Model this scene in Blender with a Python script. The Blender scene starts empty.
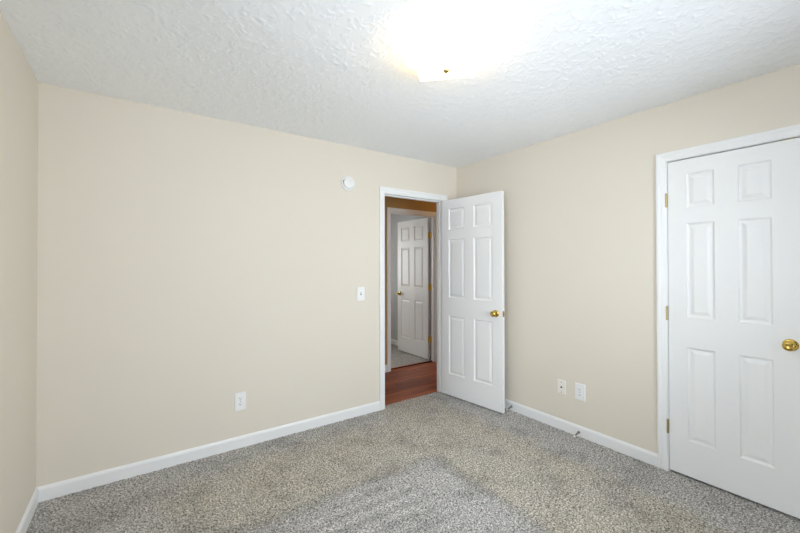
import bpy, bmesh, math, random
import numpy as np
from mathutils import Vector, Matrix

random.seed(7)
rng = np.random.default_rng(7)
S = bpy.context.scene
COL = S.collection
H = 2.44                      # ceiling height
XL = -3.357                   # left wall plane   (right wall is x = 0, back wall is y = 0)
YF = -3.33                    # wall behind the camera

# ------------------------------------------------------------------ camera
cd = bpy.data.cameras.new('camera')
cd.sensor_width = 36.0
cd.lens = 371.36 * 36.0 / 800.0
cd.shift_y = -4.44 / 800.0
cd.clip_start = 0.02
cam = bpy.data.objects.new('camera', cd)
COL.objects.link(cam)
yaw, pit, roll = 0.61653, 0.00722, -0.00174
cam.location = (-2.8846, -2.9814, 1.3690)
cam.rotation_euler = (Matrix.Rotation(-yaw, 4, 'Z') @ Matrix.Rotation(math.pi / 2 + pit, 4, 'X')
                      @ Matrix.Rotation(roll, 4, 'Z')).to_euler()
S.camera = cam

# ------------------------------------------------------------------ light
S.view_settings.view_transform = 'Standard'
S.view_settings.look = 'None'
S.view_settings.gamma = 1.0
S.view_settings.use_curve_mapping = False
S.view_settings.exposure = 0.0
S.cycles.max_bounces = 14
S.cycles.diffuse_bounces = 10
S.cycles.use_denoising = True

W = bpy.data.worlds.new('sky')
S.world = W
W.use_nodes = True


def area(name, loc, rot, sx, sy, power, color):
    l = bpy.data.lights.new(name, 'AREA')
    l.shape = 'RECTANGLE'
    l.size, l.size_y = sx, sy
    l.energy = power
    l.color = color
    o = bpy.data.objects.new(name, l)
    o.location = loc
    o.rotation_euler = rot
    COL.objects.link(o)
    return o


def point(name, loc, power, color, radius):
    l = bpy.data.lights.new(name, 'POINT')
    l.energy = power
    l.color = color
    l.shadow_soft_size = radius
    o = bpy.data.objects.new(name, l)
    o.location = loc
    COL.objects.link(o)
    return o


# daylight through the two bedroom windows (behind the camera and in the left wall beside it) and through the far
# room's window: sky light coming down and daylight reflected up off the ground outside
POWER = {'back_sky': (59, 66, 75), 'back_ground': (22, 23.6, 25), 'left_sky': (27, 30.6, 34.5), 'left_ground': (3, 3.2, 3.4),
         'far_sky': (58, 59, 58), 'lamp': (0.6, 0.43, 0.22), 'shade': (6.5, 4.9, 2.5), 'hall': (7.5, 4.2, 1.0), 'world': (3.0, 3.3, 3.7)}
WX0, WX1, WZ0, WZ1 = -2.45, -0.65, 0.78, 2.10      # window behind the camera
LY0, LY1 = -3.05, -1.65                            # window in the left wall


def pw(k):
    p = POWER[k]
    m = max(max(p), 1e-9)
    return m, tuple(v / m for v in p)


def aim(d):
    return Vector(d).to_track_quat('-Z', 'Y').to_euler()


area('back_window_sky', (-1.55, YF - 0.45, 1.75), aim((0, 1, -0.25)), 1.9, 1.4, *pw('back_sky'))
area('back_window_ground', (-1.55, YF - 0.42, 0.85), aim((0, 1, 1.1)), 1.9, 0.8, *pw('back_ground'))
area('left_window_sky', (XL - 0.45, -2.35, 1.75), aim((1, 0, -0.25)), 1.5, 1.4, *pw('left_sky'))
area('left_window_ground', (XL - 0.42, -2.35, 0.85), aim((1, 0, 1.1)), 1.5, 0.8, *pw('left_ground'))
area('far_window_sky', (-0.95, 4.35, 1.5), aim((0, -1, -0.1)), 1.4, 1.3, *pw('far_sky'))
W.node_tree.nodes['Background'].inputs['Color'].default_value = (*pw('world')[1], 1)
W.node_tree.nodes['Background'].inputs['Strength'].default_value = pw('world')[0]


# ------------------------------------------------------------------ materials
class NT:
    def __init__(self, name):
        self.m = bpy.data.materials.new(name)
        self.m.use_nodes = True
        self.t = self.m.node_tree
        self.b = self.t.nodes['Principled BSDF']
        self.out = self.t.nodes['Material Output']

    def n(self, kind, **kw):
        x = self.t.nodes.new(kind)
        for k, v in kw.items():
            if k in x.inputs:
                x.inputs[k].default_value = v
            else:
                setattr(x, k, v)
        return x

    def l(self, a, b):
        self.t.links.new(a, b)

    def coord(self):
        g = self.n('ShaderNodeNewGeometry')
        return g.outputs['Position']

    def noise(self, scale, detail=2, rough=0.5, vec=None, dist=0.0):
        x = self.n('ShaderNodeTexNoise')
        x.inputs['Scale'].default_value = scale
        x.inputs['Detail'].default_value = detail
        x.inputs['Roughness'].default_value = rough
        x.inputs['Distortion'].default_value = dist
        if vec is not None:
            self.l(vec, x.inputs['Vector'])
        return x.outputs['Fac']

    def ramp(self, fac, stops):
        r = self.n('ShaderNodeValToRGB')
        e = r.color_ramp.elements
        while len(e) < len(stops):
            e.new(0.5)
        for i, (p, c) in enumerate(stops):
            e[i].position = p
            e[i].color = (*c, 1) if len(c) == 3 else c
        self.l(fac, r.inputs['Fac'])
        return r.outputs['Color']

    def math(self, op, a, b=None, c=None, clamp=False):
        x = self.n('ShaderNodeMath')
        x.operation = op
        x.use_clamp = clamp
        for i, v in enumerate((a, b, c)):
            if v is None:
                continue
            if isinstance(v, (int, float)):
                x.inputs[i].default_value = v
            else:
                self.l(v, x.inputs[i])
        return x.outputs[0]

    def mix(self, fac, a, b, mode='MIX'):
        x = self.n('ShaderNodeMix')
        x.data_type = 'RGBA'
        x.blend_type = mode
        if isinstance(fac, (int, float)):
            x.inputs[0].default_value = fac
        else:
            self.l(fac, x.inputs[0])
        for i, v in ((6, a), (7, b)):
            if isinstance(v, tuple):
                x.inputs[i].default_value = (*v, 1)
            else:
                self.l(v, x.inputs[i])
        return x.outputs[2]

    def bump(self, h, strength, dist):
        x = self.n('ShaderNodeBump')
        x.inputs['Strength'].default_value = strength
        x.inputs['Distance'].default_value = dist
        self.l(h, x.inputs['Height'])
        self.l(x.outputs['Normal'], self.b.inputs['Normal'])


def plain(name, col, rough=0.5, metal=0.0, bump=None):
    k = NT(name)
    k.b.inputs['Base Color'].default_value = (*col, 1)
    k.b.inputs['Roughness'].default_value = rough
    k.b.inputs['Metallic'].default_value = metal
    if bump:
        k.bump(k.noise(bump[0], 3, vec=k.coord()), bump[1], bump[2])
    return k.m


def wall_paint(name, col):
    k = NT(name)
    p = k.coord()
    c = k.mix(k.noise(1.3, 2, vec=p), tuple(v * 0.985 for v in col), tuple(min(1, v * 1.015) for v in col))
    k.l(c, k.b.inputs['Base Color'])
    k.b.inputs['Roughness'].default_value = 0.62
    k.b.inputs['Specular IOR Level'].default_value = 0.3
    k.bump(k.noise(260, 3, vec=p), 0.08, 0.002)
    return k.m


M_WALL = wall_paint('beige_wall_paint', (0.738, 0.684, 0.590))
M_WALLH = wall_paint('tan_hall_wall_paint', (0.44, 0.27, 0.105))
M_WALL2 = wall_paint('pale_blue_grey_wall_paint', (0.57, 0.59, 0.59))
M_WHITE = plain('white_semi_gloss_paint', (0.83, 0.835, 0.83), 0.34, bump=(60, 0.03, 0.001))
M_DOOR = plain('white_door_paint', (0.83, 0.835, 0.83), 0.38, bump=(90, 0.04, 0.001))
M_PLASTIC = plain('white_plastic', (0.85, 0.85, 0.84), 0.35)
M_ALMOND = plain('off_white_plastic', (0.85, 0.82, 0.755), 0.4)
M_GREYSLOT = plain('shadow_grey_plastic', (0.16, 0.165, 0.165), 0.6)
M_DARK = plain('dark_hole', (0.03, 0.03, 0.03), 0.6)
M_BRASS = plain('polished_brass', (0.66, 0.47, 0.12), 0.13, 1.0)
M_BRASSD = plain('aged_brass', (0.50, 0.40, 0.20), 0.38, 1.0)
M_BRASSF = plain('satin_brass', (0.85, 0.66, 0.26), 0.4, 0.8)
M_STEEL = plain('spring_steel', (0.30, 0.29, 0.27), 0.35, 1.0)
M_RUBBER = plain('white_rubber', (0.82, 0.81, 0.78), 0.6)
M_CONC = plain('subfloor', (0.3, 0.28, 0.25), 0.9)


def ceiling_mat():
    k = NT('stomped_texture_ceiling_paint')
    k.b.inputs['Base Color'].default_value = (0.885, 0.90, 0.91, 1)
    k.b.inputs['Roughness'].default_value = 0.8
    k.bump(k.noise(120, 3, 0.6, k.coord()), 0.15, 0.003)
    return k.m


M_CEIL = ceiling_mat()


def carpet_mat(name, main):
    k = NT(name)
    p = k.coord()
    sep = k.n('ShaderNodeSeparateXYZ')
    k.l(p, sep.inputs[0])
    X, Y = sep.outputs[0], sep.outputs[1]
    f1 = k.noise(95, 2, 0.6, p)
    f2 = k.noise(210, 2, 0.6, p)
    f = k.math('ADD', k.math('MULTIPLY', f1, 0.55), k.math('MULTIPLY', f2, 0.45))
    grey = k.ramp(f, [(0.36, (0.04, 0.037, 0.032)), (0.45, (0.285, 0.273, 0.257)), (0.545, (0.535, 0.517, 0.49)), (0.635, (0.88, 0.86, 0.83))])
    if main:
        tan = k.ramp(f, [(0.36, (0.044, 0.038, 0.028)), (0.45, (0.305, 0.28, 0.23)), (0.545, (0.565, 0.52, 0.435)), (0.635, (0.91, 0.865, 0.76))])
        wob = k.math('MULTIPLY', k.math('SUBTRACT', k.noise(3.5, 3, 0.6, p), 0.5), 0.35)

        def smooth(v, lo, hi):
            x = k.n('ShaderNodeMapRange')
            x.interpolation_type = 'SMOOTHSTEP'
            k.l(v, x.inputs[0])
            x.inputs[1].default_value, x.inputs[2].default_value = lo, hi
            return x.outputs[0]
        Xw, Yw = k.math('ADD', X, wob), k.math('ADD', Y, wob)
        # the rectangle where furniture or a rug kept the pile clean: x < -1.15, y < -0.93
        wob2 = k.math('MULTIPLY', wob, 0.42)
        clean = k.math('MULTIPLY', smooth(k.math('ADD', Y, wob2), -0.87, -1.02), smooth(k.math('ADD', X, wob2), -1.09, -1.23))
        # trodden tan band around it, clean again along the walls
        band = k.math('MULTIPLY', smooth(Yw, -0.10, -0.42), smooth(Xw, -0.32, -0.72))
        band = k.math('MAXIMUM', band, k.math('MULTIPLY', smooth(Xw, -1.15, -0.9), k.math('MULTIPLY', smooth(Xw, -0.3, -0.5), smooth(Yw, 0.2, 0.0))))
        band = k.math('MULTIPLY', band, smooth(Xw, -2.95, -2.45))
        band = k.math('MULTIPLY', band, k.math('SUBTRACT', 1.0, clean))
        band = k.math('MULTIPLY', band, k.ramp(k.noise(2.2, 2, 0.5, p), [(0.3, (0.55,) * 3), (0.6, (1,) * 3)]))
        c = k.mix(band, grey, tan)
        # dirty edge line of the clean rectangle and vacuum stripes inside it
        edge = k.math('MULTIPLY', k.math('MULTIPLY', clean, k.math('SUBTRACT', 1.0, clean)), 4.0)
        st = k.math('SINE', k.math('ADD', k.math('MULTIPLY', k.math('ADD', Y, k.math('MULTIPLY', wob, 0.12)), 62.0), k.math('MULTIPLY', X, 3.0)))
        stm = k.math('MULTIPLY', clean, k.math('MULTIPLY', smooth(Xw, -1.35, -1.6), smooth(Yw, -0.95, -1.12)))
        shade = k.math('ADD', 1.0, k.math('MULTIPLY', k.math('MULTIPLY', st, stm), 0.12))
        shade = k.math('ADD', shade, k.math('MULTIPLY', clean, 0.0))
        shade = k.math('SUBTRACT', shade, k.math('MULTIPLY', edge, 0.15))
        blot = k.ramp(k.noise(4.0, 3, 0.65, p), [(0.32, (0.77,) * 3), (0.5, (1.0,) * 3), (0.7, (1.06,) * 3)])
        c = k.mix(1.0, c, blot, 'MULTIPLY')
        comb = k.n('ShaderNodeCombineColor')
        for i in range(3):
            k.l(shade, comb.inputs[i])
        c = k.mix(1.0, c, comb.outputs[0], 'MULTIPLY')
    else:
        c = grey
    k.l(c, k.b.inputs['Base Color'])
    k.b.inputs['Roughness'].default_value = 1.0
    k.b.inputs['Specular IOR Level'].default_value = 0.05
    k.bump(f, 0.6, 0.006)
    return k.m


M_CARPET = carpet_mat('speckled_grey_beige_carpet', True)
M_CARPET2 = carpet_mat('speckled_grey_carpet', False)


def wood_mat():
    k = NT('red_brown_plank_wood')
    p = k.coord()
    br = k.n('ShaderNodeTexBrick')
    k.l(p, br.inputs['Vector'])
    br.inputs['Scale'].default_value = 1.0
    br.inputs['Brick Width'].default_value = 0.9
    br.inputs['Row Height'].default_value = 0.083
    br.inputs['Mortar Size'].default_value = 0.0016
    br.inputs['Color1'].default_value = (0.42, 0.115, 0.042, 1)
    br.inputs['Color2'].default_value = (0.23, 0.058, 0.020, 1)
    br.inputs['Mortar'].default_value = (0.04, 0.01, 0.006, 1)
    mp = k.n('ShaderNodeMapping')
    mp.inputs['Scale'].default_value = (3.0, 40.0, 1.0)
    k.l(p, mp.inputs['Vector'])
    g = k.ramp(k.noise(1.0, 5, 0.65, mp.outputs[0], 0.6), [(0.3, (0.55,) * 3), (0.65, (1.15,) * 3)])
    k.l(k.mix(1.0, br.outputs['Color'], g, 'MULTIPLY'), k.b.inputs['Base Color'])
    k.b.inputs['Roughness'].default_value = 0.36
    k.b.inputs['Specular IOR Level'].default_value = 0.15
    k.bump(br.outputs['Fac'], -0.3, 0.002)
    return k.m


M_WOOD = wood_mat()


def glass_pane_mat():
    k = NT('clear_window_glass')
    t = k.n('ShaderNodeBsdfTransparent')
    g = k.n('ShaderNodeBsdfGlossy')
    g.inputs['Roughness'].default_value = 0.02
    fr = k.n('ShaderNodeFresnel')
    fr.inputs[0].default_value = 1.45
    mx = k.n('ShaderNodeMixShader')
    k.l(fr.outputs[0], mx.inputs[0])
    k.l(t.outputs[0], mx.inputs[1])
    k.l(g.outputs[0], mx.inputs[2])
    k.l(mx.outputs[0], k.out.inputs['Surface'])
    return k.m


M_GLASS = glass_pane_mat()


def lamp_glass_mat():
    k = NT('lit_white_lamp_glass')
    k.b.inputs['Base Color'].default_value = (0.9, 0.89, 0.86, 1)
    k.b.inputs['Roughness'].default_value = 0.15
    k.b.inputs['Emission Color'].default_value = (*pw('shade')[1], 1)
    k.b.inputs['Emission Strength'].default_value = pw('shade')[0]
    return k.m


M_LAMP = lamp_glass_mat()


# ------------------------------------------------------------------ mesh helpers
def link(name, bm, mat, parent=None, smooth=None):
    me = bpy.data.meshes.new(name)
    bmesh.ops.recalc_face_normals(bm, faces=bm.faces)
    bm.to_mesh(me)
    bm.free()
    me.materials.append(mat)
    if smooth is not None:
        for f in me.polygons:
            f.use_smooth = True
        me.set_sharp_from_angle(angle=math.radians(smooth))
    o = bpy.data.objects.new(name, me)
    COL.objects.link(o)
    if parent:
        o.parent = parent
    return o


def empty(name, loc=(0, 0, 0), rotz=0.0):
    o = bpy.data.objects.new(name, None)
    o.location = loc
    o.rotation_euler = (0, 0, rotz)
    o.empty_display_size = 0.1
    COL.objects.link(o)
    return o


def tag(o, label, cat, group=None, kind=None):
    o['label'] = label
    o['category'] = cat
    if group:
        o['group'] = group
    if kind:
        o['kind'] = kind
    return o


def box_into(bm, x0, x1, y0, y1, z0, z1, bevel=0.0, seg=2):
    r = bmesh.ops.create_cube(bm, size=1.0)
    vs = r['verts']
    bmesh.ops.transform(bm, matrix=Matrix.Translation(((x0 + x1) / 2, (y0 + y1) / 2, (z0 + z1) / 2))
                        @ Matrix.Diagonal((x1 - x0, y1 - y0, z1 - z0, 1)), verts=vs)
    if bevel > 0:
        es = list({e for v in vs for e in v.link_edges})
        bmesh.ops.bevel(bm, geom=es, offset=bevel, segments=seg, profile=0.5, affect='EDGES')


def box(name, x0, x1, y0, y1, z0, z1, mat, parent=None, bevel=0.0, seg=2):
    bm = bmesh.new()
    box_into(bm, x0, x1, y0, y1, z0, z1, bevel, seg)
    return link(name, bm, mat, parent)


def lathe_into(bm, prof, n=32, mat4=Matrix.Identity(4)):
    """revolve (radius, height) pairs about local Z"""
    rings = []
    for r, z in prof:
        if r < 1e-6:
            rings.append([bm.verts.new(mat4 @ Vector((0, 0, z)))])
        else:
            rings.append([bm.verts.new(mat4 @ Vector((r * math.cos(2 * math.pi * i / n), r * math.sin(2 * math.pi * i / n), z)))
                          for i in range(n)])
    for a, b in zip(rings, rings[1:]):
        for i in range(n):
            j = (i + 1) % n
            if len(a) == 1 and len(b) == 1:
                continue
            if len(a) == 1:
                bm.faces.new((a[0], b[i], b[j]))
            elif len(b) == 1:
                bm.faces.new((a[i], a[j], b[0]))
            else:
                bm.faces.new((a[i], a[j], b[j], b[i]))


def lathe(name, prof, mat, parent=None, n=32, m=Matrix.Identity(4), smooth=35):
    bm = bmesh.new()
    lathe_into(bm, prof, n, m)
    return link(name, bm, mat, parent, smooth)


def slab_with_holes(name, ubounds, zbounds, holes, thick, P, mat):
    """solid wall: u along the wall, z up, t through its thickness; P(u, t, z) -> world"""
    us = sorted({*ubounds, *[h[0] for h in holes], *[h[1] for h in holes]})
    zs = sorted({*zbounds, *[h[2] for h in holes], *[h[3] for h in holes]})
    nu, nz = len(us) - 1, len(zs) - 1

    def solid(i, j):
        if not (0 <= i < nu and 0 <= j < nz):
            return False
        u, z = (us[i] + us[i + 1]) / 2, (zs[j] + zs[j + 1]) / 2
        return not any(h[0] < u < h[1] and h[2] < z < h[3] for h in holes)
    bm = bmesh.new()
    V = {}

    def v(i, t, j):
        key = (i, t, j)
        if key not in V:
            V[key] = bm.verts.new(P(us[i], thick * t, zs[j]))
        return V[key]
    for i in range(nu):
        for j in range(nz):
            if not solid(i, j):
                continue
            for t in (0, 1):
                bm.faces.new((v(i, t, j), v(i + 1, t, j), v(i + 1, t, j + 1), v(i, t, j + 1)))
            for di, dj, a, b in ((-1, 0, (i, j), (i, j + 1)), (1, 0, (i + 1, j), (i + 1, j + 1)),
                                 (0, -1, (i, j), (i + 1, j)), (0, 1, (i, j + 1), (i + 1, j + 1))):
                if not solid(i + di, j + dj):
                    bm.faces.new((v(a[0], 0, a[1]), v(b[0], 0, b[1]), v(b[0], 1, b[1]), v(a[0], 1, a[1])))
    o = link(name, bm, mat)
    o['kind'] = 'structure'
    return o


def struct(o, label=None, cat=None):
    o['kind'] = 'structure'
    if label:
        o['label'] = label
        o['category'] = cat
    return o


# ------------------------------------------------------------------ shell
T = 0.095                     # partition thickness
DA0, DA1 = -0.952, -0.214     # clear opening of the bedroom doorway
DTOP = 2.052
JB = 0.018                    # jamb board
CL0, CL1 = 1.994, 3.226       # closet clear opening measured as -y
HF = 1.03                     # hall far wall plane
FD0, FD1 = -0.190, 0.566      # far doorway clear opening
FX1 = 0.722                   # right wall of the far room

struct(slab_with_holes('wall_back', (XL - 0.3, 2.6), (-0.05, H), [(DA0 - JB, DA1 + JB, -0.05, DTOP + JB)], T,
                       lambda u, t, z: (u, t, z), M_WALL), 'long beige wall with the open doorway at its right end', 'wall')
struct(slab_with_holes('wall_right', (-0.0, -YF), (-0.05, H), [(CL0 - JB, CL1 + JB, -0.05, DTOP + JB)], T,
                       lambda u, t, z: (t, -u, z), M_WALL), 'beige wall on the right holding the closed closet door', 'wall')
struct(slab_with_holes('wall_left', (YF, 0), (-0.05, H), [(LY0, LY1, WZ0, WZ1)], T, lambda u, t, z: (XL - t, u, z), M_WALL),
       'sliver of shaded beige wall at the left edge of the photo', 'wall')
slab_with_holes('wall_front', (XL - T, T), (-0.05, H), [(WX0, WX1, WZ0, WZ1)], T, lambda u, t, z: (u, YF - t, z), M_WALL)
struct(slab_with_holes('wall_hall', (XL - 0.3, 2.6), (-0.05, H), [(FD0 - JB, FD1 + JB, -0.05, DTOP + JB)], T,
                       lambda u, t, z: (u, HF + t, z), M_WALLH), 'hall wall seen through the doorway, above and left of the inner door', 'wall')
struct(box('wall_far_room_right', FX1, FX1 + T, HF + T, 4.1, -0.05, H, M_WALL2), 'blue-grey wall strip behind the inner white door', 'wall')
struct(box('wall_far_room_left', -2.6 - T, -2.6, HF + T, 4.1, -0.05, H, M_WALL2))
slab_with_holes('wall_far_room_back', (-2.6 - T, FX1 + T), (-0.05, H), [(-1.6, -0.3, 0.85, 2.05)], T, lambda u, t, z: (u, 4.0 + t, z), M_WALL2)
struct(box('wall_hall_end_right', 2.4, 2.4 + T, T, HF, -0.05, H, M_WALLH))
struct(box('wall_hall_end_left', XL - 0.3, XL - 0.18, T, HF, -0.05, H, M_WALLH))
# closet interior behind the closed doors
struct(box('wall_closet_back', 0.78, 0.86, YF, -1.7, -0.05, H, M_WALL))
struct(box('wall_closet_side', T, 0.78, -1.78, -1.7, -0.05, H, M_WALL))
struct(box('wall_closet_far_side', T, 0.78, YF - 0.08, YF, -0.05, H, M_WALL))

def textured_ceiling(name, x0, x1, y0, y1, step, mat):
    """plaster stomped with a brush: fans of short curved ridges standing down from the sheet, as real relief"""
    nx, ny = int(round((x1 - x0) / step)), int(round((y1 - y0) / step))
    h = np.zeros((ny + 1, nx + 1))
    cxs, cys, pitch = [], [], 0.062
    for gy in np.arange(y0 - 0.05, y1 + 0.05, pitch):
        for gx in np.arange(x0 - 0.05, x1 + 0.05, pitch):
            cxs.append(gx + rng.uniform(-.5, .5) * pitch)
            cys.append(gy + rng.uniform(-.5, .5) * pitch)
    for px, py in zip(cxs, cys):
        n = rng.integers(7, 13)
        a0, spread = rng.uniform(0, 2 * np.pi), rng.uniform(1.6, 5.5)
        for k in range(n):
            a = a0 + spread * k / n + rng.normal(0, 0.1)
            bend = rng.normal(0, 13.0)
            r0, r1 = rng.uniform(0.004, 0.014), rng.uniform(0.024, 0.056)
            r = np.arange(r0, r1, step * 0.5)
            aa = a + bend * (r - r0)
            u = (px + r * np.cos(aa) - x0) / step
            v = (py + r * np.sin(aa) - y0) / step
            amp = rng.uniform(0.5, 1.0) * np.sin(np.pi * np.clip((r - r0) / (r1 - r0) * 0.85 + 0.12, 0, 1))
            iu, iv = np.rint(u).astype(int), np.rint(v).astype(int)
            for du in (-1, 0, 1):
                for dv in (-1, 0, 1):
                    x, y = iu + du, iv + dv
                    ok = (x >= 0) & (x <= nx) & (y >= 0) & (y <= ny)
                    w = np.exp(-((x - u) ** 2 + (y - v) ** 2) / 0.8) * amp
                    np.maximum.at(h, (y[ok], x[ok]), w[ok])
    h = h * CEIL_RELIEF + rng.normal(0, CEIL_RELIEF * 0.06, h.shape)
    h[0, :] = h[-1, :] = h[:, 0] = h[:, -1] = 0
    gx, gy = np.meshgrid(np.linspace(x0, x1, nx + 1), np.linspace(y0, y1, ny + 1))
    v = np.stack([gx, gy, H - h], -1).reshape(-1, 3)
    i = (np.arange(ny)[:, None] * (nx + 1) + np.arange(nx)[None, :]).ravel()
    q = np.stack([i, i + nx + 1, i + nx + 2, i + 1], -1)
    return sheet(name, v, q, mat)


def sheet(name, v, q, mat):
    me = bpy.data.meshes.new(name)
    me.vertices.add(len(v))
    me.vertices.foreach_set('co', v.ravel())
    me.loops.add(q.size)
    me.loops.foreach_set('vertex_index', q.ravel().astype(np.int32))
    me.polygons.add(len(q))
    me.polygons.foreach_set('loop_start', (np.arange(len(q)) * 4).astype(np.int32))
    me.update(calc_edges=True)
    me.materials.append(mat)
    me.polygons.foreach_set('use_smooth', np.ones(len(q), bool))
    o = bpy.data.objects.new(name, me)
    COL.objects.link(o)
    return o


CEIL_RELIEF = 0.0036
struct(textured_ceiling('ceiling', XL, 0.0, YF, 0.0, 0.0046, M_CEIL), 'white brush-textured ceiling', 'ceiling')
struct(box('ceiling_slab', XL - 0.3, 2.6, YF - T, 4.2, H + 0.001, H + 0.1, M_CEIL))


def carpet(name, x0, x1, y0, y1, step, amp, mat, extra=None):
    nx, ny = int((x1 - x0) / step), int((y1 - y0) / step)
    xs, ys = np.linspace(x0, x1, nx + 1), np.linspace(y0, y1, ny + 1)
    gx, gy = np.meshgrid(xs, ys)
    z = rng.normal(0, amp, gx.shape) - amp * 0.5
    gx = gx + rng.uniform(-.3, .3, gx.shape) * step
    gy = gy + rng.uniform(-.3, .3, gx.shape) * step
    v = np.stack([gx, gy, z], -1).reshape(-1, 3)
    i = (np.arange(ny)[:, None] * (nx + 1) + np.arange(nx)[None, :]).ravel()
    q = np.stack([i, i + 1, i + nx + 2, i + nx + 1], -1)
    if extra is not None:
        c = v[q].mean(1)
        q = q[extra(c[:, 0], c[:, 1])]
    return sheet(name, v, q, mat)


in_room = lambda x, y: (y < 0) | ((x > DA0 - 0.002) & (x < DA1 + 0.002))
struct(carpet('floor', XL, 0.0, YF, 0.062, 0.006, 0.0022, M_CARPET, in_room),
       'speckled grey and tan cut-pile bedroom carpet', 'floor')
struct(box('floor_closet', 0.0, 0.78, YF, -1.78, -0.05, -0.004, M_CARPET2))
struct(carpet('floor_far_room', -2.6, FX1, 1.10, 4.0, 0.012, 0.002, M_CARPET2), 'grey carpet of the room across the hall', 'floor')
struct(box('floor_slab', XL - 0.3, 2.6, YF - T, 4.2, -0.10, -0.05, M_CONC))
struct(box('floor_far_room_base', -2.6, FX1, 1.10, 4.0, -0.05, -0.006, M_CARPET2))
struct(box('floor_base', XL, 0.0, YF, 0.05, -0.05, -0.010, M_CARPET2))
struct(box('trim_4', FD0, FD1, 1.078, 1.106, -0.02, 0.001, M_WOOD), 'thin dark wood threshold strip under the inner door', 'threshold')
struct(box('floor_hall', XL - 0.3, 2.6, 0.05, 1.10, -0.05, -0.010, M_WOOD), 'glossy red-brown wood plank hall floor beyond the doorway', 'floor')


# ------------------------------------------------------------------ trim
CASING = [(0.0, 0.0), (0.0, 0.008), (0.003, 0.0095), (0.014, 0.0105), (0.018, 0.0125), (0.034, 0.0135), (0.040, 0.0165),
          (0.050, 0.017), (0.056, 0.0155), (0.057, 0.013), (0.057, 0.0)]


def casing(name, u0, u1, top, P, parent, bottom=-0.01, reveal=0.004):
    """mitred three-sided casing; P(u, d, z): d is the distance out of the wall"""
    bm = bmesh.new()
    rows = []
    for o, d in CASING:
        o += reveal
        rows.append([bm.verts.new(P(u0 - o, d, bottom)), bm.verts.new(P(u0 - o, d, top + o)),
                     bm.verts.new(P(u1 + o, d, top + o)), bm.verts.new(P(u1 + o, d, bottom))])
    for a, b in zip(rows, rows[1:]):
        for i in range(3):
            bm.faces.new((a[i], a[i + 1], b[i + 1], b[i]))
    bm.faces.new([r[0] for r in rows])
    bm.faces.new([r[3] for r in rows])
    return link(name, bm, M_WHITE, parent)


def jamb(name, u0, u1, top, t0, t1, P, parent, w=JB):
    bm = bmesh.new()
    a, b = [], []
    for uu0, uu1, tp, lst in ((u0, u1, top, a), (u0 - w, u1 + w, top + w, b)):
        for t in (t0, t1):
            lst.append([bm.verts.new(P(uu0, t, -0.01)), bm.verts.new(P(uu0, t, tp)), bm.verts.new(P(uu1, t, tp)), bm.verts.new(P(uu1, t, -0.01))])
    for i in range(3):
        bm.faces.new((a[0][i], a[0][i + 1], a[1][i + 1], a[1][i]))
        bm.faces.new((b[0][i], b[0][i + 1], b[1][i + 1], b[1][i]))
        for k in (0, 1):
            bm.faces.new((a[k][i], a[k][i + 1], b[k][i + 1], b[k][i]))
    for i in (0, 3):
        bm.faces.new((a[0][i], a[1][i], b[1][i], b[0][i]))
    return link(name, bm, M_WHITE, parent)


PA = lambda u, d, z: (u, -d, z)                  # back wall, room side
PAh = lambda u, d, z: (u, T + d, z)              # back wall, hall side
PR = lambda u, d, z: (-d, -u, z)                 # right wall
PH = lambda u, d, z: (u, HF - d, z)              # hall far wall, hall side
PHf = lambda u, d, z: (u, HF + T + d, z)


def frame_set(name, u0, u1, P, P2, Pj, stop0, label):
    e = empty(name)
    struct(e, label, 'door frame')
    casing('casing', u0, u1, DTOP, P, e)
    if P2:
        casing('hall_casing', u0, u1, DTOP, P2, e)
    jamb('jamb', u0, u1, DTOP, 0.0, T, Pj, e)
    jamb('stop_moulding', u0 + 0.011, u1 - 0.011, DTOP - 0.011, stop0, stop0 + 0.035, Pj, e, 0.011)
    return e


frame_set('trim_1', DA0, DA1, PA, PAh, lambda u, t, z: (u, t, z), 0.038, 'white casing and jamb around the open bedroom doorway')
frame_set('trim_2', CL0, CL1, PR, None, lambda u, t, z: (t, -u, z), 0.040, 'white casing around the closed closet door')
frame_set('trim_3', FD0, FD1, PH, PHf, lambda u, t, z: (u, HF + T - t, z), 0.038, 'white casing of the inner doorway across the hall')

BASE = [(0.0, -0.02), (0.0125, -0.02), (0.0125, 0.066), (0.0105, 0.074), (0.006, 0.081), (0.0045, 0.084), (0.0, 0.084)]


def baseboard(name, runs, label=None):
    """runs: list of (u0, u1, P) with mitred ends given by shifts of (start, end) per unit depth"""
    bm = bmesh.new()
    for u0, u1, P, m0, m1 in runs:
        a = [bm.verts.new(P(u0 + m0 * d, d, z)) for d, z in BASE]
        b = [bm.verts.new(P(u1 + m1 * d, d, z)) for d, z in BASE]
        n = len(BASE)
        for i in range(n - 1):
            bm.faces.new((a[i], a[i + 1], b[i + 1], b[i]))
        bm.faces.new(a)
        bm.faces.new(b)
    o = link(name, bm, M_WHITE)
    struct(o, label, 'baseboard' if label else None)
    return o


cw = 0.061
baseboard('baseboard_back', [(XL, DA0 - cw, PA, 1, 0)], 'white baseboard along the long back wall')
baseboard('baseboard_back_corner', [(DA1 + cw, 0.0, PA, 0, -1)])
baseboard('baseboard_right', [(0.0, CL0 - cw, PR, 1, 0)], 'white baseboard under the sockets on the right wall')
baseboard('baseboard_left', [(YF, 0.0, lambda u, d, z: (XL + d, u, z), 1, -1)], 'white baseboard at the bottom left corner')
baseboard('baseboard_front', [(XL, 0.0, lambda u, d, z: (u, YF + d, z), 1, -1)])
baseboard('baseboard_hall', [(XL - 0.18, FD0 - cw, PH, 0, 0)], 'short piece of white baseboard in the hall')
baseboard('baseboard_hall_right', [(FD1 + cw, 2.4, PH, 0, 0)])
baseboard('baseboard_far_room', [(HF + T, 4.0, lambda u, d, z: (FX1 - d, u, z), 0, 0)], 'white baseboard behind the inner door')


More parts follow.
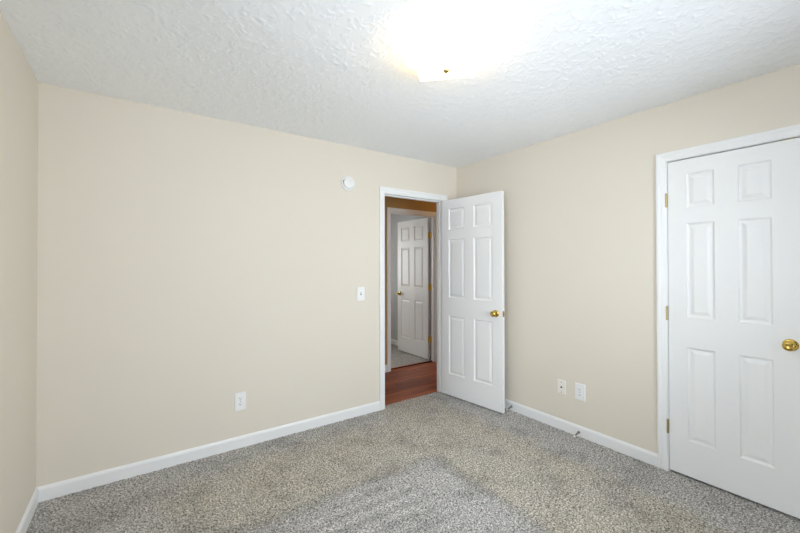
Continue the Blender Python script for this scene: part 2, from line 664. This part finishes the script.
# ------------------------------------------------------------------ doors
ROWS = (0.236, 0.836, 1.028, 1.632, 1.735, 1.952)
RINGS = ((0.0, 0.0), (0.004, 0.0055), (0.010, 0.0085), (0.017, 0.0085), (0.036, 0.0025), (0.040, 0.002))


def door_leaf(name, w, cols, parent, t=0.035, z0=0.012, z1=2.045):
    """six-panel door leaf: x from the hinge edge, faces at y = 0 and y = t"""
    xs = (0.0, *cols, w)
    zs = (z0, *ROWS, z1)
    bm = bmesh.new()
    grid = {}
    for side, (yf, sg) in enumerate(((0.0, 1), (t, -1))):
        for i, x in enumerate(xs):
            for j, z in enumerate(zs):
                grid[side, i, j] = bm.verts.new((x, yf, z))
        for i in range(5):
            for j in range(7):
                q = [grid[side, i, j], grid[side, i + 1, j], grid[side, i + 1, j + 1], grid[side, i, j + 1]]
                if i in (1, 3) and j in (1, 3, 5):
                    prev = q
                    for ins, dep in RINGS[1:]:
                        cur = [bm.verts.new((x, yf + sg * dep, z)) for x, z in
                               ((xs[i] + ins, zs[j] + ins), (xs[i + 1] - ins, zs[j] + ins),
                                (xs[i + 1] - ins, zs[j + 1] - ins), (xs[i] + ins, zs[j + 1] - ins))]
                        for k in range(4):
                            m = (k + 1) % 4
                            bm.faces.new((prev[k], prev[m], cur[m], cur[k]))
                        prev = cur
                    bm.faces.new(prev)
                else:
                    bm.faces.new(q)
    for i in range(5):
        for j in (0, 7):
            bm.faces.new((grid[0, i, j], grid[0, i + 1, j], grid[1, i + 1, j], grid[1, i, j]))
    for j in range(7):
        for i in (0, 5):
            bm.faces.new((grid[0, i, j], grid[0, i, j + 1], grid[1, i, j + 1], grid[1, i, j]))
    return link(name, bm, M_DOOR, parent)


def knob_prof(rose=True):
    p = [(0.0, 0.0), (0.0325, 0.0), (0.0325, 0.003), (0.030, 0.006), (0.020, 0.0085), (0.0125, 0.011), (0.011, 0.020), (0.0125, 0.026),
         (0.0185, 0.030), (0.0245, 0.035), (0.0272, 0.042), (0.0272, 0.047), (0.0250, 0.053), (0.020, 0.0575), (0.013, 0.0600),
         (0.012, 0.0592), (0.0, 0.0592)]
    return p


def add_knob(parent, x, z, y, outward):
    """knob on the face at local y, pointing to +y (outward=1) or -y (-1)"""
    m = Matrix.Translation((x, y, z)) @ Matrix.Rotation(-outward * math.pi / 2, 4, 'X')
    return lathe('knob', knob_prof(), M_BRASS, parent, 40, m, 40)


def add_hinge(parent, x, y, z, mat, leaf=None):
    bm = bmesh.new()
    for k in range(5):
        lathe_into(bm, [(0, 0), (0.0072, 0), (0.0072, 0.0168), (0, 0.0168)], 14, Matrix.Translation((x, y, z - 0.044 + k * 0.0176)))
    for zz, s in ((z + 0.044, 1), (z - 0.044, -1)):
        lathe_into(bm, [(0.0072, 0), (0.0055, s * 0.003), (0, s * 0.0045)], 14, Matrix.Translation((x, y, zz)))
    if leaf:
        for (x0, x1, y0, y1) in leaf:
            box_into(bm, x0, x1, y0, y1, z - 0.0445, z + 0.0445)
    return link('hinge', bm, mat, parent, 40)


HZ = (1.795, 1.045, 0.295)

# door_1: the open bedroom door
dv = Vector((0.078, -0.735))
door = struct(empty('door_1', (-0.238, -0.020, 0.0), math.atan2(dv.y, dv.x)),
              'white six-panel bedroom door standing open beside the doorway', 'door')
door_leaf('door_leaf', 0.735, (0.094, 0.302, 0.414, 0.630), door)
add_knob(door, 0.668, 0.915, 0.0, -1)
add_knob(door, 0.668, 0.915, 0.035, 1)
lp = box('latch_plate', 0.7345, 0.7365, 0.006, 0.029, 0.888, 0.942, M_BRASS, door)
box('latch_bolt', 0.7365, 0.744, 0.0125, 0.0225, 0.908, 0.922, M_BRASS, lp, 0.002)
for z in HZ:
    add_hinge(door, -0.0035, 0.014, z, M_BRASSD)

# door_2, door_3: the pair of closed closet doors (only the first shows in the photo)
ccols = (0.101, 0.243, 0.353, 0.496)
d2 = struct(empty('door_2', (0.001, -1.9975, 0.0), -math.pi / 2), 'closed white six-panel closet door with a brass knob', 'door')
door_leaf('door_leaf', 0.612, ccols, d2)
add_knob(d2, 0.564, 0.931, 0.0, -1)
for z in HZ:
    add_hinge(d2, -0.0085, -0.005, z, M_BRASSD)
box('ball_catch', 0.530, 0.592, 0.004, 0.022, 2.0440, 2.0495, M_BRASSD, d2, 0.0015)
d3 = struct(empty('door_3', (0.036, -3.2225, 0.0), math.pi / 2))
door_leaf('door_leaf', 0.609, tuple(0.609 - c for c in reversed(ccols)), d3)
add_knob(d3, 0.564, 0.931, 0.035, 1)

# door_4: the inner door across the hall
d4 = struct(empty('door_4', (0.565, 1.150, 0.0), math.pi / 2 + math.radians(0.4)),
            'white six-panel inner door with brass hinges seen through the doorway', 'door')
door_leaf('door_leaf', 0.745, (0.098, 0.309, 0.426, 0.645), d4)
add_knob(d4, 0.682, 0.915, 0.035, 1)
add_knob(d4, 0.682, 0.915, 0.0, -1)
for z in HZ:
    add_hinge(d4, -0.010, -0.004, z, M_BRASSF, [(-0.0018, -0.0002, -0.002, 0.030), (-0.058, -0.012, -0.0025, 0.0012)])


# ------------------------------------------------------------------ window behind the camera, window across the hall
def window(name, u0, u1, z0, z1, P, depth, label=None):
    """P(u, t, z): t runs outwards from the room-side wall face"""
    e = struct(empty(name))
    w = 0.05

    def bx(bm, a0, a1, t0, t1, c0, c1):
        p, q = P(a0, t0, c0), P(a1, t1, c1)
        box_into(bm, *[v for k in range(3) for v in sorted((p[k], q[k]))])
    bm = bmesh.new()
    um = (u0 + u1) / 2
    for a in ((u0, u1, z0, z0 + w), (u0, u1, z1 - w, z1), (u0, u0 + w, z0 + w, z1 - w), (u1 - w, u1, z0 + w, z1 - w),
              (um - 0.02, um + 0.02, z0 + w, z1 - w)):
        bx(bm, a[0], a[1], depth - 0.03, depth + 0.03, a[2], a[3])
    link('window_frame', bm, M_WHITE, e)
    bm = bmesh.new()
    bx(bm, u0 + w, u1 - w, depth - 0.003, depth + 0.003, z0 + w, z1 - w)
    link('window_pane', bm, M_GLASS, e)
    bm = bmesh.new()
    bx(bm, u0 - 0.04, u1 + 0.04, -0.04, depth - 0.03, z0 - 0.025, z0)
    link('window_sill', bm, M_WHITE, e)
    return e


window('window_1', WX0, WX1, WZ0, WZ1, lambda u, t, z: (u, YF - t, z), 0.07)
window('window_2', LY0, LY1, WZ0, WZ1, lambda u, t, z: (XL - t, u, z), 0.07)
window('window_3', -1.6, -0.3, 0.85, 2.05, lambda u, t, z: (u, 4.0 + t, z), 0.07)


# ------------------------------------------------------------------ ceiling light
LX, LY = -1.636, -1.618
cl = tag(empty('ceiling_light', (LX, LY, H), math.radians(-45)),
         'lit square white glass flush ceiling light with a small brass finial', 'light')
bm = bmesh.new()
box_into(bm, -0.075, 0.075, -0.075, 0.075, -0.022, 0.0, 0.004)
link('ceiling_pan', bm, M_PLASTIC, cl)
# bent square glass: an almost flat sheet that sags a little towards its centre
N = 18
hw = 0.146
bm = bmesh.new()
top, bot = {}, {}
for i in range(N + 1):
    for j in range(N + 1):
        a, b = -1 + 2 * i / N, -1 + 2 * j / N
        z = -0.106 + 0.028 * (max(abs(a), abs(b)) ** 2.2)
        bot[i, j] = bm.verts.new((a * hw, b * hw, z))
        top[i, j] = bm.verts.new((a * hw, b * hw, z + 0.004))
for i in range(N):
    for j in range(N):
        bm.faces.new((bot[i, j], bot[i, j + 1], bot[i + 1, j + 1], bot[i + 1, j]))
        bm.faces.new((top[i, j], top[i + 1, j], top[i + 1, j + 1], top[i, j + 1]))
rim = [(i, 0) for i in range(N)] + [(N, j) for j in range(N)] + [(i, N) for i in range(N, 0, -1)] + [(0, j) for j in range(N, 0, -1)]
for a, b in zip(rim, rim[1:] + rim[:1]):
    bm.faces.new((bot[a], bot[b], top[b], top[a]))
link('glass_shade', bm, M_LAMP, cl, 30)
lathe('rod', [(0, 0), (0.004, 0), (0.004, -0.105), (0, -0.105)], M_BRASSD, cl, 12, Matrix.Identity(4))
lathe('finial', [(0.0, -0.104), (0.014, -0.104), (0.0165, -0.108), (0.0150, -0.113), (0.009, -0.118), (0.0, -0.120)], M_BRASSD, cl, 20)
for k, s in enumerate((-1, 1)):
    point('lamp_bulb_light', (LX + s * 0.05, LY + s * 0.05, H - 0.050), *pw('lamp'), 0.025)

# warm lamp light further along the hall
point('hall_lamp_light', (1.55, 0.55, 2.25), *pw('hall'), 0.08)


# ------------------------------------------------------------------ smoke detector
RX = Matrix.Rotation(math.pi / 2, 4, 'X')        # local z -> -y (out of the back wall)
det = tag(empty('smoke_detector', (-1.346, 0.0, 2.097)), 'round white smoke detector high on the long wall left of the doorway', 'smoke detector')
lathe('base_ring', [(0, 0), (0.066, 0), (0.0665, 0.012), (0.064, 0.0175), (0.060, 0.0185), (0.057, 0.017), (0.056, 0.009), (0, 0.009)], M_PLASTIC, det, 48, RX)
lathe('housing', [(0.0, 0.009), (0.0505, 0.009), (0.0505, 0.030), (0.0485, 0.035), (0.044, 0.038), (0.030, 0.0395), (0.0, 0.040)], M_PLASTIC, det, 48, RX)
lathe('test_button', [(0, 0.0385), (0.011, 0.0385), (0.0115, 0.041), (0.010, 0.0425), (0, 0.043)], M_PLASTIC, det, 24, RX @ Matrix.Translation((0.012, 0.018, 0)))
bm = bmesh.new()
box_into(bm, -0.0525, -0.0490, -0.009, 0.009, 0.016, 0.027, 0.001)
bmesh.ops.transform(bm, matrix=RX @ Matrix.Rotation(math.radians(-14), 4, 'Z'), verts=bm.verts)
link('vent_slot', bm, M_GREYSLOT, det)


# ------------------------------------------------------------------ plates
def plate(name, loc, rotz, w, h, label, cat, mat, group=None):
    """front looks along local -y"""
    e = tag(empty(name, loc, rotz), label, cat, group)
    bm = bmesh.new()
    box_into(bm, -w / 2, w / 2, -0.006, 0.0, -h / 2, h / 2)
    es = [ed for ed in bm.edges if all(v.co.y < -0.003 for v in ed.verts)]
    bmesh.ops.bevel(bm, geom=es, offset=0.004, segments=3, profile=0.6, affect='EDGES')
    link('cover_plate', bm, mat, e)
    return e


def screw(parent, x, z, mat):
    s = lathe('screw', [(0.0, 0.0058), (0.0036, 0.0058), (0.0034, 0.0072), (0.0, 0.0076)], mat, parent, 16, RX @ Matrix.Translation((x, z, 0)) if False else
              Matrix.Translation((x, 0, z)) @ RX)
    return s


def outlet(name, loc, rotz, w, h, label):
    e = plate(name, loc, rotz, w, h, label, 'outlet', M_PLASTIC)
    screw(e, 0, 0, M_GREYSLOT)
    for s in (1, -1):
        zc = s * 0.0225
        bm = bmesh.new()
        prof = [(0.0172 * math.cos(t), max(-0.0125, min(0.0125, 0.0172 * math.sin(t)))) for t in [2 * math.pi * i / 40 for i in range(40)]]
        a = [bm.verts.new((x, -0.0055, zc + z)) for x, z in prof]
        b = [bm.verts.new((x, -0.0082, zc + z)) for x, z in prof]
        for i in range(40):
            j = (i + 1) % 40
            bm.faces.new((a[i], a[j], b[j], b[i]))
        bm.faces.new(b)
        bmesh.ops.remove_doubles(bm, verts=bm.verts, dist=1e-5)
        rc = link('receptacle', bm, M_PLASTIC, e)
        for x, hh in ((-0.0065, 0.0088), (0.0065, 0.0072)):
            box('slot', x - 0.0014, x + 0.0014, -0.0086, -0.0075, zc + 0.0035 - hh / 2, zc + 0.0035 + hh / 2, M_GREYSLOT, rc)
        lathe('ground_hole', [(0, 0.0075), (0.0028, 0.0075), (0.0028, 0.0086), (0, 0.0086)], M_GREYSLOT, rc, 14, Matrix.Translation((0, 0, zc - 0.0065)) @ RX)
    return e


outlet('wall_outlet', (-2.247, 0.0, 0.345), 0.0, 0.080, 0.132, 'white double socket low on the long back wall, above the baseboard')
outlet('wall_outlet', (0.0, -1.391, 0.354), -math.pi / 2, 0.082, 0.130,
       'white double socket on the right wall, the one nearer the closet door')

sw = plate('light_switch', (-1.213, 0.0, 1.104), 0.0, 0.078, 0.124, 'white toggle light switch on the long wall left of the doorway', 'light switch', M_PLASTIC)
screw(sw, 0, 0.030, M_PLASTIC)
screw(sw, 0, -0.030, M_PLASTIC)
bx = box('toggle_slot', -0.0055, 0.0055, -0.0070, -0.0058, -0.0125, 0.0125, M_GREYSLOT, sw)
bm = bmesh.new()
box_into(bm, -0.0045, 0.0045, -0.0170, 0.0, -0.0045, 0.0045, 0.001)
bmesh.ops.transform(bm, matrix=Matrix.Translation((0, -0.004, 0.001)) @ Matrix.Rotation(math.radians(-28), 4, 'X'), verts=bm.verts)
link('toggle', bm, M_PLASTIC, sw)

cp = plate('cable_wall_plate', (0.0, -1.2335, 0.351), -math.pi / 2, 0.071, 0.113,
           'small off-white cable plate with dark jack and screws, left of the socket', 'wall plate', M_ALMOND)
screw(cp, 0, 0.042, M_DARK)
screw(cp, 0, -0.042, M_DARK)
lathe('cable_jack', [(0.0, 0.0055), (0.0075, 0.0055), (0.0075, 0.008), (0.0048, 0.009), (0.0048, 0.015), (0.0, 0.015)], M_DARK, cp, 18, RX)


# ------------------------------------------------------------------ door stops on the right baseboard
def door_stop(loc, label):
    e = tag(empty('door_stop', loc, -math.pi / 2), label, 'door stop', 'spring door stops on the right baseboard')
    tilt = RX @ Matrix.Rotation(math.radians(13), 4, 'X')
    lathe('mounting_base', [(0, 0), (0.011, 0), (0.011, 0.003), (0.0085, 0.007), (0.006, 0.010), (0, 0.010)], M_STEEL, e, 20, tilt)
    prof = [(0.0, 0.008)]
    for k in range(18):
        z = 0.009 + k * 0.003
        r = 0.0068 - 0.0015 * k / 18
        prof += [(r - 0.0013, z), (r, z + 0.0008), (r, z + 0.0018), (r - 0.0013, z + 0.0026)]
    prof.append((0.0, 0.063))
    lathe('spring', prof, M_STEEL, e, 16, tilt)
    lathe('rubber_tip', [(0, 0.061), (0.0062, 0.061), (0.0072, 0.064), (0.0072, 0.072), (0.006, 0.075), (0, 0.0755)], M_RUBBER, e, 18, tilt)
    return e


door_stop((-0.0122, -0.735, 0.038), 'spring door stop on the baseboard just behind the open door')
door_stop((-0.0122, -1.385, 0.036), 'spring door stop with white tip on the baseboard below the sockets')
